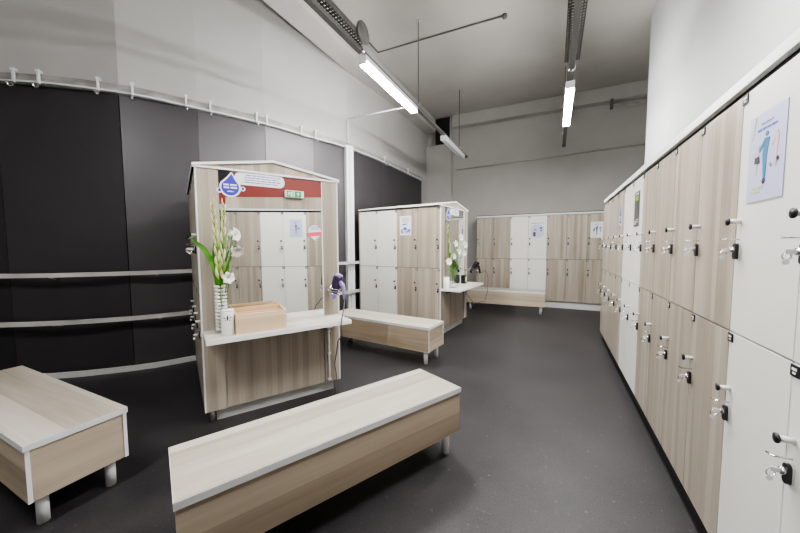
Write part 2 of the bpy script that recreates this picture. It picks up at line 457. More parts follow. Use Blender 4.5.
tL = trunk(LX, 7.70, 3.05, 'left light trunking hung on thin rods, conduit side', 'dark perforated cable tray above the left trunking')
tR = trunk(RX, 7.75, 4.40, 'right light trunking running toward the back wall', 'dark perforated cable tray above the right trunking')
for x, ys, y2 in ((LX, (4.72, 7.09), None), (RX-.02, (7.06, 5.3), None)):
    for y in ys:
        rd = thing('hanger_rod', {4.72: 'thin steel hanger rod in front of the left lit batten end', 7.09: 'thin steel hanger rod over the unlit batten', 7.06: 'thin hanger rod at the far end of the right trunking', 5.3: 'thin hanger rod over the right lit batten'}[y], 'rod', (x, y, 0), 0, 'trunking hanger rods')
        MB().tube([(0, 0, 3.62), (0, 0, ZC-.004)], .007, 'pipe_dark', 6).build('rod', rd)
        MB().box((-.035, -.012, 3.577), (.035, .012, 3.625), 'steel').build('clamp', rd)
        MB().lathe([(.03, ZC-.015), (.03, ZC-.002)], 'steel', 10).build('ceiling_plate', rd)
# round dark junction plate by the left tray, and chrome cable loops
tag(MB().lathe([(0, -.01), (.11, -.01), (.11, .01), (0, .01)], 'pipe_dark', 20, Matrix.Translation((-1.846, 2.98, 3.66)) @ Matrix.Rotation(PI/2, 4, 'Y')).build('junction_plate'),
    'dark oval cover plate beside the end of the left cable tray', 'cover plate')
for x, y in ((LX, 3.07), (RX, 4.45)):
    o = MB()
    for k in range(3):
        o.tube([(x + .035*math.cos(a*PI/6 + k), y + .012*k, 3.555 + .045*math.sin(a*PI/6 + k)+.01) for a in range(13)], .008, 'chrome', 6)
    tag(o.build('hanging_cable'), 'bright cable loop at the near end of the %s lit batten' % ('left' if x == LX else 'right'), 'cable', 'cable loops at the battens')
# thin conduit under the ceiling
tag(MB().tube([(-2.87, -2.8, ZC-.018), (-2.87, 5.13, ZC-.018), (-.74, 5.16, ZC-.018)], .013, 'pipe_dark', 8).lathe([(.035, -.05), (.035, 0)], 'pipe_dark', 10, Matrix.Translation((-.74, 5.16, ZC-.002))).build('ceiling_conduit'),
    'thin dark conduit under the ceiling with a right-angle turn', 'conduit')
bk = thing('pipe_mount', 'dark bracket carrying two thin pipes high on the back wall', 'bracket', (1.02, YB-.22, 0))
MB().box((0, -.12, 4.36), (.05, -.002, 4.55), 'pipe_dark').build('bracket', bk)
for z in (4.50, 4.38): MB().tube([(.02, -.10, z), (3.0, -.10, z)], .014, 'rail_grey').build('pipe', bk)
tag(MB().tube([(-2.42, YB-.025, 3.48), (4.1, YB-.025, 3.66)], .012, 'wall_grey', 6).build('cable_shadow_line'), 'thin raised line standing for a cable shadow along the back wall', 'cable')  # wall-coloured tube shapes the faint shadow line of a cable

# ------------------------------------------------------------------ lockers
def lock_parts(door, xk, z_knob, z_lock, sgn=1):
    """knob and key lock of one door as its sub-parts (front faces -y)"""
    kb = MB()
    ry = Matrix.Rotation(PI/2, 4, 'X')
    kb.lathe([(.0085, 0), (.0085, .034)], 'satin', 10, Matrix.Translation((xk, -.001, z_knob)) @ ry)
    kb.lathe([(.0, .0345), (.0145, .0345), (.0155, .037), (.0155, .041), (.0, .043)], 'black', 16, Matrix.Translation((xk, -.001, z_knob)) @ ry)
    kb.lathe([(.0095, .0), (.0095, .034)], 'satin', 12, Matrix.Translation((xk, -.001, z_knob)) @ ry)
    kb.build('knob', door)
    lk = MB()
    lk.prism(rrect(xk-.0145, xk+.0145, z_lock-.036, z_lock+.030, .0135, 5), 'chrome', 'y', -.006, -.0005)
    lk.prism(rrect(xk-.0135, xk+.0135, z_lock-.034, z_lock+.029, .0125, 5), 'black', 'y', -.016, -.0062)
    lk.lathe([(.0, 0), (.011, 0), (.011, .018), (.0, .018)], 'chrome', 12, Matrix.Translation((xk, -.009, z_lock+.004)) @ ry)
    # key with its bow and ring
    lk.box((xk-.002, -.050, z_lock-.004), (xk+.002, -.026, z_lock+.010), 'satin')
    lk.tube([(xk, -.046 + .010*math.cos(a*PI/5), z_lock - .010 + .011*math.sin(a*PI/5)) for a in range(11)], .0022, 'chrome', 6)
    lk.prism(circ(-.048, z_lock-.027, .0085, 12), 'satin', 'x', xk-.002, xk+.002)
    # thin hasp pin above
    lk.tube([(xk, -.001, z_lock+.045), (xk, -.044, z_lock+.045), (xk - sgn*.02, -.050, z_lock+.045)], .0028, 'chrome', 6)
    lk.build('key_lock', door)
def plate_part(door, x0, z1):
    p = MB().box((x0, -.004, z1-.036), (x0+.038, -.0002, z1), 'black', .001)
    p.box((x0+.008, -.0046, z1-.017), (x0+.030, -.0041, z1-.009), 'paper').box((x0+.012, -.0046, z1-.028), (x0+.026, -.0041, z1-.022), 'paper')
    p.build('number_plate', door)
def locker_doors(parent, w, zs, mat, side='l', x0=0., y0=0., rotz=0., two=True, base=None):
    """two doors; local x along the front, front faces -y"""
    zb, zm, zt, = zs
    for nm, a, c, zk, zl in (('door', zm+.003, zt, .482, .362), ('door', zb, zm-.004, .753, .648)):
        H = 1.0
        mb = MB().box((.0025, 0, a), (w-.0025, .018, c), mat, .0015)
        d = mb.build(nm, parent, (x0, y0, 0), rotz)
        xk = .034 if side == 'l' else w-.034
        if nm == 'door' and a > 1: zk, zl = a + (c-a)*.473, a + (c-a)*.350
        else: zk, zl = a + (c-a)*.760, a + (c-a)*.652
        lock_parts(d, xk, zk, zl, 1 if side == 'l' else -1)
        plate_part(d, -.002 if side == 'l' else w-.036, c-.002)
def make_locker(w, zs, depth, mat, label, group, side='l'):
    t = thing('locker', label, 'locker', (0, 0, 0), 0, group)
    MB().box((.0015, .020, zs[0]-.004), (w-.0015, depth, zs[2]-.001), 'white_lam' if mat == 'white_lam' else 'wood_z').box((.0005, .0182, zs[0]+.004), (w-.0005, .0198, zs[2]-.004), 'dark_gap').build('carcass', t)  # dark sheet behind the doors paints shade into their gaps
    locker_doors(t, w, zs, mat, side)
    return t

XR = .668; WL = .3925
zsR = (.131, 1.0905, 2.036)
wA = make_locker(WL, zsR, .53, 'wood_z', '', 'lockers in the right-hand row')
wB = make_locker(WL, zsR, .53, 'white_lam', '', 'lockers in the right-hand row')
usedA = usedB = False
kinds = 'WWWWSSWWWWSSWWWWSS'
ylab = {
 0: 'wood locker at the far end of the right row, next to the back aisle',
 1: 'second wood locker from the far end of the right-hand row',
 2: 'third wood locker from the far end, right row, left of the blue drop sticker',
 3: 'wood locker with the blue drop sticker, just before the far white pair',
 4: 'far white locker of the right row, left of the dark poster',
 5: 'white locker carrying the dark poster with lime logo',
 6: 'wood locker just right of the white locker with the dark poster',
 7: 'wood locker second to the right of the dark poster in the right row',
 8: 'wood locker second to the left of the near white pair, right row',
 9: 'large near wood locker touching the white locker with the lilac poster',
 10: 'near white locker carrying the lilac poster of exercising figures',
 11: 'white locker cut by the right edge of the photo',
 12: 'wood locker just nearer than the near white pair, seen in the mirror',
 13: 'wood locker of the right row seen at the left of the large mirror',
}
for k, ch in enumerate(kinds[:16]):  # last two, unseen, extend the row to block light
    y = 5.70 - WL*k
    lb = ylab.get(k, 'wood locker of the right row beside the camera, outside the photo')
    if ch == 'W':
        if not usedA: wA.location = (XR, y, 0); wA.rotation_euler.z = -PI/2; wA['label'] = lb; usedA = True
        else: dup(wA, (XR, y, 0), -PI/2, lb)
    else:
        if not usedB: wB.location = (XR, y, 0); wB.rotation_euler.z = -PI/2; wB['label'] = lb; usedB = True
        else: dup(wB, (XR, y, 0), -PI/2, lb)
YE = 5.70 - WL*16
tag(MB().box((XR+.035, YE, 0), (1.19, 5.69, .126), 'dark_gap').build('locker_plinth'), 'black recessed plinth under the right row of lockers', 'plinth')
tt = thing('top_trim', 'white top board along the right row of lockers over a black gap', 'trim', (0, 0, 0))
MB().box((XR+.016, YE, 2.0375), (1.19, 5.695, 2.066), 'dark_gap').build('gap_strip', tt)
MB().box((XR-.006, YE, 2.067), (XR+.5, 5.71, 2.112), 'edge', .002).build('board', tt)

# back row
YBk = 8.10; WK = .4005
zsB = (.160, 1.1235, 2.118)
bA = make_locker(WK, zsB, .49, 'wood_z', '', 'lockers along the back wall')
bB = make_locker(WK, zsB, .49, 'white_lam', '', 'lockers along the back wall')
blab = ['leftmost wood locker of the back row, behind the far bench', 'second wood locker of the back row, left of its white pair',
        'plain white locker of the back row behind the far bench', 'white locker of the back row with a round leaflet on its door',
        'wood locker of the back row just right of the white pair', 'wood locker in the middle of three to the right of the back row white pair',
        'wood locker of the back row with the blue figure poster', 'wood locker of the back row mostly hidden by the right row', 'hidden wood locker at the right end of the back row']
ua = ub = False
for k, ch in enumerate('WWSSWWWWW'):
    lx = -1.748 + WK*k
    if ch == 'W':
        if not ua: bA.location = (lx, YBk, 0); bA['label'] = blab[k]; ua = True
        else: dup(bA, (lx, YBk, 0), 0, blab[k])
    else:
        if not ub: bB.location = (lx, YBk, 0); bB['label'] = blab[k]; ub = True
        else: dup(bB, (lx, YBk, 0), 0, blab[k])
XE = -1.748 + WK*9
tag(MB().box((-1.74, YBk+.04, 0), (XE, YBk+.48, .154), 'grey_plinth').build('locker_plinth'), 'pale grey plinth board under the back row of lockers', 'plinth')
tb = thing('top_trim', 'pale top board along the back row of lockers', 'trim', (0, 0, 0))
MB().box((-1.755, YBk-.008, 2.126), (XE, YBk+.5, 2.165), 'edge_grey', .002).build('board', tb)
MB().box((-1.75, YBk+.01, 2.166), (XE, YBk+.5, 2.186), 'pipe_dark').build('dark_strip', tb)

# ------------------------------------------------------------------ vanity kiosks
KW = 1.173; KD = 1.585; CZ = .775
def make_kiosk(label, loc, ang, left, right, main):
    t = thing('vanity_kiosk', label, 'vanity unit', loc, ang, 'gabled mirror kiosks with lockers')
    MB().box((.024, .024, .112), (KW-.024, KD, 2.055), 'wood_z').box((.0178, .024, .116), (.0238, KD-.004, 2.036), 'dark_gap').box((KW-.0238, .024, .116), (KW-.0178, KD-.004, 2.036), 'dark_gap').build('carcass', t)  # black sheets on both flanks paint the shade between doors
    # front: stiles, lower panel, all in wood with white edge bands
    for a, c, nm in ((.012, .158, 'stile'), (1.016, KW-.012, 'stile')):
        MB().box((a, 0, .109), (c, .022, 2.062), 'wood_z').build(nm, t)
    for a, c in ((0, .0115), (KW-.0115, KW)):
        MB().box((a, -.002, .109), (c, .021, 2.066), 'edge', .002).build('edge_band', t)
    MB().box((.160, .012, .109), (1.014, .023, CZ-.034), 'wood_z').build('front_panel', t)
    mir = MB().box((.160, .006, CZ), (1.014, .023, 2.052), 'mirror').build('mirror', t); mir['label'] = 'large frameless mirror'
    MB().box((1.010, -.001, CZ+.002), (1.017, .006, 2.052), 'edge').build('mirror_edge_strip', t)
    # gable
    MB().prism([(.0, 2.076), (KW, 2.076), (KW*.5, 2.166)], 'wood_z', 'y', .0, .022).build('gable_panel', t)
    MB().box((-.012, -.010, 2.0585), (KW+.012, .010, 2.0755), 'edge', .002).build('gable_rail', t)
    rf = [(-.014, 2.069), (KW*.5, 2.166), (KW+.014, 2.069), (KW+.014, 2.088), (KW*.5, 2.187), (-.014, 2.088)]
    MB().prism(rf, 'edge', 'y', -.016, KD+.01).build('roof', t)
    MB().prism([(-.012, 2.056), (-.012, 2.0685), (.0, 2.0705), (.0, 2.056)], 'dark_gap', 'y', .02, KD).build('roof_shadow_gap', t)  # dark strip paints the shade under the roof overhang
    MB().box((.0, KD, .109), (KW, KD+.016, 2.06), 'wood_z').build('back_panel', t)
    # plinth and corner feet
    MB().box((.085, .062, 0), (KW-.05, .080, .098), 'grey_plinth').box((.085, .085, 0), (KW-.06, KD-.1, .098), 'dark_gap').build('plinth', t)
    for fx, fy in ((.055, .055), (KW-.055, KD-.06), (.055, KD-.06)):
        MB().lathe([(.02, 0), (.02, .108)], 'steel', 12, Matrix.Translation((fx, fy, 0))).build('foot', t)
    # shelf
    MB().box((.015, -.315, CZ-.034), (KW-.022, .004, CZ-.0005), 'counter', .003).box((.013, -.3175, CZ-.0345), (KW-.020, -.3152, CZ-.0012), 'edge').box((.0125, -.3165, CZ-.0345), (.0148, .003, CZ-.0012), 'edge').box((KW-.0218, -.3165, CZ-.0345), (KW-.0195, .003, CZ-.0012), 'edge').build('counter_shelf', t)
    for bx in (.20, 1.0):
        MB().prism([(-.005, CZ-.036), (-.20, CZ-.036), (-.20, CZ-.05), (-.02, CZ-.10), (-.005, CZ-.10)], 'black', 'x', bx, bx+.012).build('bracket', t)
    # power: junction box and white conduit down the right-hand stile
    MB().box((1.028, -.045, CZ-.125), (1.085, -.002, CZ-.055), 'white_plastic', .004).build('socket_box', t)
    MB().box((.965, -.05, CZ-.118), (1.012, -.001, CZ-.058), 'black', .004).build('switch_box', t)
    p = MB().tube([(1.05, -.015, CZ-.12), (1.05, -.015, .13), (1.045, .03, .10)], .0095, 'white_plastic', 10)
    for z in (.62, .40, .14): p.box((1.034, -.028, z-.010), (1.066, -.001, z+.010), 'white_plastic', .002)
    p.build('conduit', t)
    # lockers on both flanks
    for side, spec in ((-1, left), (1, right)):
        for k, mt in enumerate(spec):
            if side < 0:   # front faces -x : local x runs from back to front
                locker_doors(t, .3925, (.112, 1.0905, 2.040), mt, 'r', -.0005, 1.58 - .3925*k, -PI/2)
            else:
                locker_doors(t, .3925, (.112, 1.0905, 2.040), mt, 'r', KW+.0005, .012 + .3925*k, PI/2)
    return t
K1L = (-2.4944, 1.5646, 0); K1A = math.radians(60.3388)
K2L = (-1.5719, 4.7258, 0); K2A = math.radians(83.9872)
k1 = make_kiosk('nearer gabled locker kiosk with large mirror, red band over it and pine box on its shelf', K1L, K1A, ['wood_z']*4, ['wood_z']*4, True)
k2 = make_kiosk('farther gabled locker kiosk with two white doors and an orchid on its shelf', K2L, K2A, ['white_lam', 'white_lam', 'wood_z', 'wood_z'], ['wood_z']*4, False)
def kpt(loc, ang, x, y, z):
    return (loc[0] + x*math.cos(ang) - y*math.sin(ang), loc[1] + x*math.sin(ang) + y*math.cos(ang), z)
def k1p(x, y, z=CZ): return kpt(K1L, K1A, x, y, z)
def k2p(x, y, z=CZ): return kpt(K2L, K2A, x, y, z)

# reflection-like band in the nearer mirror built as panels: red, wood strip, dark corner
hp = MB().prism([(.161, 1.790), (.205, 1.790), (.205, 1.845), (1.0095, 1.905), (1.0095, 2.052), (.161, 2.052)], 'red', 'y', .001, .0055).build('mirror_band_panel', k1); hp['label'] = 'dark red panel for a reflection-like band on the mirror'
MB().prism([(.205, 1.758), (1.0095, 1.792), (1.0095, 1.905), (.205, 1.845)], 'wood_z', 'y', -.003, .0055).build('mirror_band_strip', k1)
MB().prism([(.205, 1.752), (1.0095, 1.786), (1.0095, 1.792), (.205, 1.758)], 'edge_grey', 'y', -.004, .0055).build('mirror_band_edge', k1)
MB().prism([(.161, 1.93), (.185, 1.93), (.26, 2.03), (.26, 2.052), (.161, 2.052)], 'dark_gap', 'y', -.0005, .0008).build('mirror_band_corner', k1)

# speech-bubble drop stickers on both mirrors
def drop_sticker(kl, ka, name_label, sc, cx, cz, bub):
    t = thing('drop_sticker', name_label, 'sticker', kpt(kl, ka, 0, 0, 0), ka, 'water-drop notice stickers on the mirrors')
    MB().prism(drop_shape(cx, cz, .078*sc, .128*sc, .012), 'paper', 'y', -.0052, -.0044).build('backing', t)
    x0, x1, z0, z1 = bub
    MB().prism(rrect(x0, x1, z0, z1, min(.045, (z1-z0)*.48)), 'paper', 'y', -.0050, -.0042).build('speech_bubble', t)
    MB().prism(drop_shape(cx, cz, .064*sc, .110*sc, .012), 'blue', 'y', -.0062, -.0054).build('drop', t)
    w = MB()
    words(w, cx-.050*sc, cx+.050*sc, cz+.014*sc, .013*sc, 'paper', -.0070, -.0064, 3)
    words(w, cx-.048*sc, cx+.050*sc, cz-.008*sc, .013*sc, 'paper', -.0070, -.0064, 4)
    words(w, cx-.022*sc, cx+.024*sc, cz-.036*sc, .008*sc, 'paper', -.0070, -.0064, 5)
    w.build('lettering', t)
    w = MB(); n = 4; dz = (z1-z0)/(n+1.2)
    for i in range(n):
        words(w, x0+.075+.012*(i == 0), x1-.035-.02*(i % 2), z1 - dz*(i+1.15), dz*.36, 'blue_text', -.0060, -.0053, 20+i)
    w.build('small_print', t)
    for dx, dz_, r_ in ((-.078, -.028, .011), (.092, -.004, .010)):
        MB().prism(circ(cx+dx*sc, cz+dz_*sc, r_*1.9*sc, 18), 'paper', 'y', -.0053, -.0046).prism(drop_shape(cx+dx*sc, cz+dz_*sc, r_*sc, r_*1.9*sc), 'blue', 'y', -.0062, -.0055).build('droplet', t)
drop_sticker(K1L, K1A, 'blue water-drop sticker with white speech bubble on the nearer mirror', 1., .243, 1.925, (.275, .672, 1.955, 2.055))
drop_sticker(K2L, K2A, 'blue water-drop sticker with white speech bubble on the farther mirror', 1.0, .29, 1.925, (.36, .74, 1.95, 2.05))
# round badge with a pink band
t = thing('badge_sticker', 'round white badge sticker with a pink band on the nearer mirror', 'sticker', k1p(0, 0, 0), K1A)
def pin(cx, cz, r): return [(cx + r*math.cos(math.radians(a)), cz + r*math.sin(math.radians(a))) for a in range(-40, 221, 10)] + [(cx, cz - r*1.30)]
MB().prism(pin(.938, 1.582, .068), 'grey_print', 'y', .0042, .0052).build('outline', t)
MB().prism(pin(.938, 1.582, .063), 'paper', 'y', .0030, .0040).build('face', t)
MB().prism([(.868, 1.535), (1.006, 1.548), (1.006, 1.585), (.868, 1.572)], 'pink', 'y', .0018, .0028).build('band', t)
w = MB()
for i in range(2): words(w, .905, .985, 1.605+.018*i, .007, 'blue_text', .0018, .0028, 40+i)
w.build('small_print', t)
# emergency sign box
t = thing('exit_sign', 'green and white emergency exit sign box on the red mirror band', 'sign', k1p(.668, -.0045, 1.880), K1A)
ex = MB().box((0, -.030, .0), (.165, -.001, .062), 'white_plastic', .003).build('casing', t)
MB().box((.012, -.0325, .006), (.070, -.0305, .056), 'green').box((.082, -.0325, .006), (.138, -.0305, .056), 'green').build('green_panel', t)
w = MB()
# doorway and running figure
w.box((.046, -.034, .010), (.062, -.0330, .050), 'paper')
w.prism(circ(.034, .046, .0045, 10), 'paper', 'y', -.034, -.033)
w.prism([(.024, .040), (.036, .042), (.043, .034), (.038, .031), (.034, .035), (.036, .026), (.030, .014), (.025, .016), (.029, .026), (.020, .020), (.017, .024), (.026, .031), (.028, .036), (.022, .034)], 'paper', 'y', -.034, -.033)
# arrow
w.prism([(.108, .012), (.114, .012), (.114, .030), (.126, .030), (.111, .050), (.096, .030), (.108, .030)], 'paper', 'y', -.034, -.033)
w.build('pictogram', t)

# ------------------------------------------------------------------ posters and stickers on locker doors
def wall_thing(name, label, loc, rotz, group=None, cat='poster'): return thing(name, label, cat, loc, rotz, group)
def figure(mb, cx, z0, s, key, y0=-.0034, y1=-.0026, arm=1):
    """small printed exercising figure"""
    mb.prism(circ(cx+.02*s, z0+.93*s, .055*s, 12), key, 'y', y0, y1)
    mb.prism([(cx-.10*s, z0+.50*s), (cx+.06*s, z0+.50*s), (cx+.13*s, z0+.84*s), (cx-.06*s, z0+.86*s)], key, 'y', y0, y1)
    mb.prism([(cx-.09*s, z0+.50*s), (cx+.06*s, z0+.50*s), (cx+.04*s, z0+.02*s), (cx-.03*s, z0)], key, 'y', y0, y1)
    mb.prism([(cx-.05*s, z0+.84*s), (cx-.24*s, z0+.66*s), (cx-.20*s, z0+.60*s), (cx-.04*s, z0+.74*s)], key, 'y', y0, y1)
# lilac exercise poster on the near white locker: 0.215 wide x 0.31
def exercise_poster(loc, rotz, label, w, h, paper, big):
    t = wall_thing('poster', label, loc, rotz, 'exercise posters')
    MB().box((0, -.0022, 0), (w, -.0004, h), paper).build('sheet', t)
    f = MB()
    figure(f, w*.50, h*.22, h*.56, 'teal'); f.build('blue_figure', t)
    for cx, z0, s_ in ((w*.26, h*.30, h*.36), (w*.78, h*.34, h*.40)):
        f = MB(); figure(f, cx, z0, s_, 'skin_print' if big else 'grey_print'); f.build('pale_figure', t)
    MB().prism([(w*.20, h*.44), (w*.36, h*.44), (w*.34, h*.52), (w*.22, h*.51)], 'dark_print', 'y', -.0040, -.0035).build('dark_garment', t)
    MB().prism(circ(w*.50, h*.215, w*.05, 10), 'dark_print', 'y', -.0040, -.0035).build('dark_shoe', t)
    MB().prism(circ(w*.84, h*.42, w*.035, 10), 'dark_print', 'y', -.0040, -.0035).build('weight', t)
    MB().prism(circ(w*.66, h*.38, w*.03, 10), 'grey_print', 'y', -.0040, -.0035).build('weight', t)
    f = MB(); words(f, w*.34, w*.66, h*.865, h*.022, 'grey_print', -.0034, -.0026, 7); words(f, w*.24, w*.78, h*.80, h*.026, 'blue_text', -.0034, -.0026, 8); f.build('heading', t)
    f = MB(); words(f, w*.20, w*.46, h*.135, h*.035, 'olive_pale', -.0034, -.0026, 9); words(f, w*.16, w*.40, h*.09, h*.025, 'olive_pale', -.0034, -.0026, 10)
    f.prism([(w*.08, h*.78), (w*.15, h*.98), (w*.20, h*.98), (w*.10, h*.72)], 'olive_pale', 'y', -.0034, -.0026)
    f.build('olive_print', t)
    return t
exercise_poster((XR-.0005, 1.705, 1.606), -PI/2, 'lilac exercise poster with a blue figure on the near white locker', .216, .312, 'paper_lilac', True)
exercise_poster((.714, YBk-.0005, 1.60), 0, 'white poster with a blue figure on the back row right end', .232, .345, 'paper', False)
# dark poster with lime logo
t = wall_thing('poster', 'narrow dark photo poster with a lime logo on a white locker', (XR-.0005, 3.64, 1.612), -PI/2)
MB().box((0, -.0022, 0), (.190, -.0004, .310), 'charcoal_print').build('sheet', t)
MB().prism(rrect(.04, .155, .232, .268, .016), 'lime', 'y', -.0034, -.0026).build('lime_logo', t)
f = MB(); words(f, .05, .15, .285, .012, 'paper', -.0034, -.0026, 50); f.prism(circ(.055, .035, .022, 14), 'paper', 'y', -.0034, -.0026); words(f, .09, .17, .055, .008, 'paper', -.0034, -.0026, 51); words(f, .09, .17, .035, .008, 'paper', -.0034, -.0026, 52); f.build('white_print', t)
f = MB(); f.prism(circ(.11, .165, .024, 14, 1, 1.3), 'pipe_dark', 'y', -.0034, -.0026).prism([(.06, .07), (.15, .07), (.14, .13), (.08, .13)], 'pipe_dark', 'y', -.0034, -.0026); f.build('photo_figure', t)
# blue drop sticker of the right row
t = wall_thing('drop_sticker', 'tall blue drop sticker on the wood locker before the far white pair', (XR-.0005, 4.43, 1.66), -PI/2, cat='sticker')
MB().prism(drop_shape(.11, .07, .07, .215), 'paper', 'y', -.0014, -.0004).build('backing', t)
MB().prism(drop_shape(.11, .075, .055, .175), 'blue', 'y', -.0026, -.0016).build('drop', t)
f = MB(); words(f, .07, .15, .085, .016, 'paper', -.0036, -.0028, 60); words(f, .07, .15, .058, .012, 'paper', -.0036, -.0028, 61); f.build('lettering', t)
MB().prism(drop_shape(.05, -.02, .022, .045), 'blue', 'y', -.0026, -.0016).build('droplet', t)
# round leaflet on the back row white locker
t = wall_thing('leaflet', 'rounded white leaflet with small photos on a back row white locker', (-.487, YBk-.0005, 1.62), 0, cat='leaflet')
MB().prism(rrect(0, .27, 0, .30, .10, 8), 'paper_lilac', 'y', -.0016, -.0004).build('sheet', t)
f = MB(); words(f, .01, .26, .325, .018, 'grey_print', -.0018, -.0005, 70); f.build('heading', t)
f = MB()
for a, c, z0, z1 in ((.19, .235, .20, .235), (.19, .235, .145, .17), (.045, .10, .03, .13)): f.prism([(a, z0), (c, z0), (c, z1), (a, z1)], 'charcoal_print', 'y', -.0028, -.0018)
f.prism([(.06, .16), (.12, .16), (.12, .20), (.06, .20)], 'grey_print', 'y', -.0028, -.0018); f.build('photos', t)
# blue print notice on the farther kiosk
pp = kpt(K2L, K2A, -.0008, .735, 1.617)
t = wall_thing('notice', 'white notice with blue print on a wood door of the farther kiosk', pp, K2A - PI/2, cat='notice')
MB().box((0, -.0018, 0), (.215, -.0004, .315), 'paper').build('sheet', t)
f = MB()
for i in range(4): words(f, .04+.01*(i % 2), .19-.02*(i % 2), .275-.022*i, .010, 'grey_print', -.0030, -.0022, 80+i)
f.build('small_print', t)
f = MB(); f.prism([(.05, .16), (.135, .175), (.13, .195), (.055, .185)], 'sky_text', 'y', -.0030, -.0022).prism(circ(.10, .105, .034, 14, 1.1, .8), 'sky_text', 'y', -.0030, -.0022).prism([(.12, .05), (.19, .06), (.20, .11), (.15, .09)], 'sky_text', 'y', -.0030, -.0022)
for i in range(2): words(f, .07, .20, .035+.02*i, .010, 'sky_text', -.0030, -.0022, 90+i)
f.build('blue_drawing', t)
MB().box((.02, -.0030, .03), (.06, -.0022, .10), 'grey_print').build('grey_photo', t)

# ------------------------------------------------------------------ benches
BW, BL, BH = .4287, 1.62, .4716
def make_bench(label, length):
    """local x along the bench, y across; origin at the front-left floor corner"""
    t = thing('bench', label, 'bench', (0, 0, 0), 0, 'locker room benches')
    MB().box((0, 0, BH-.034), (length, BW, BH), 'bench_top', .0015).build('seat_top', t)
    s = MB()
    s.box((-.0022, -.0022, BH-.0335), (length+.0022, -.0001, BH-.001), 'edge_grey').box((-.0022, BW+.0001, BH-.0335), (length+.0022, BW+.0022, BH-.001), 'edge_grey')
    s.box((-.0022, 0, BH-.0335), (-.0001, BW, BH-.001), 'edge_grey').box((length+.0001, 0, BH-.0335), (length+.0022, BW, BH-.001), 'edge_grey')
    s.build('edge_band', t)
    for y0, y1 in ((.004, .022), (BW-.022, BW-.004)):
        MB().box((.004, y0, .163), (length-.004, y1, BH-.0345), 'wood_x', 0, 'edge').build('side_panel', t)
    for x0, x1 in ((.009, .027), (length-.027, length-.009)):
        o = MB().box((y_a, -x1, .163) if False else (x0, .0225, .163), (x1, BW-.0225, BH-.0345), 'end_wood').build('end_panel', t)
    MB().box((.03, .023, .170), (length-.03, BW-.023, .182), 'dark_gap').build('bottom_board', t)
    for lx in (.075, length-.075):
        for ly in (.07, BW-.07):
            MB().lathe([(.026, 0), (.026, .1625)], 'white_paint', 18, Matrix.Translation((lx, ly, 0))).build('leg', t)
    return t
# wood for the end panels: grain across the bench (local y)
M['end_wood'] = None
def wood_y():
    m = wood('ash_laminate_crosswise', 'x', (.28, .222, .162), (.425, .352, .270), (.535, .458, .368))
    nt = m.node_tree
    sp = [n for n in nt.nodes if n.bl_idname == 'ShaderNodeSeparateXYZ'][0]
    for l in list(nt.links):
        if l.from_node == sp:
            s = l.to_socket; src = l.from_socket.name
            nt.links.remove(l)
            nt.links.new(sp.outputs[{'X': 'Y', 'Y': 'X', 'Z': 'Z'}[src]], s)
    return m
M['end_wood'] = wood_y()
bench = make_bench('nearest pale wood bench in the centre foreground on white legs', BL)
a3 = math.radians(63.2068); bench.location = (-1.2867, .6706, 0); bench.rotation_euler.z = a3
# left bench: its visible end faces +x ; origin corner is the right-hand back one
a1 = math.radians(180.2385)
dup(bench, (-2.3349, .9883, 0), a1, 'pale wood bench at the left edge with its white-edged end toward us')
# middle bench: front corner given, length runs left (angle 173.2), width to the right
a2 = math.radians(173.1948)
p2 = Vector((-1.3137, 3.5167)) + Vector((math.sin(a2), -math.cos(a2)))*BW
dup(bench, (p2.x, p2.y, 0), a2, 'pale wood bench between the two kiosks')
dup(bench, (-1.76, 7.15, 0), 0, 'far pale wood bench in front of the back row of lockers')

# ------------------------------------------------------------------ things on the nearer shelf
# glass vase, pebbles, flowers
VX, VY = .135, -.085
va = thing('glass_vase', 'square clear glass vase of white pebbles at the left of the nearer shelf', 'vase', k1p(VX, VY), K1A)
g = MB(); hw = .052; hh = .375
for a, c in (((-hw, -hw, 0), (hw, hw, .012)), ((-hw, -hw, .0125), (-hw+.004, hw, hh)), ((hw-.004, -hw, .0125), (hw, hw, hh)), ((-hw+.0042, -hw, .0125), (hw-.0042, -hw+.004, hh)), ((-hw+.0042, hw-.004, .0125), (hw-.0042, hw, hh))):
    g.box(a, c, 'glass')
g.build('vessel', va)
peb = None; k = 0
for lev in range(13):
    for (px, py) in ((-.0225, -.023), (.0225, -.0215), (-.0215, .022), (.0225, .0225)):
        q = (px + random.uniform(-.001, .001), py + random.uniform(-.001, .001), .030 + lev*.0275 + random.uniform(-.001, .001))
        wp = k1p(VX, VY); ca, sa = math.cos(K1A), math.sin(K1A)
        loc = (wp[0] + q[0]*ca - q[1]*sa, wp[1] + q[0]*sa + q[1]*ca, CZ + q[2])
        if peb is None:
            peb = MB().ball((0, 0, 0), .0212, 'pebble', (1.0, .97, .60), 2, .06).build('pebble', None, loc)
            tag(peb, 'white rounded pebble stacked inside the square glass vase', 'pebble', 'white pebbles in the glass vase')
        else:
            o = peb.copy(); C.objects.link(o); o.location = loc
            o.rotation_euler = (random.uniform(-.15, .15), random.uniform(-.15, .15), random.uniform(0, 6))
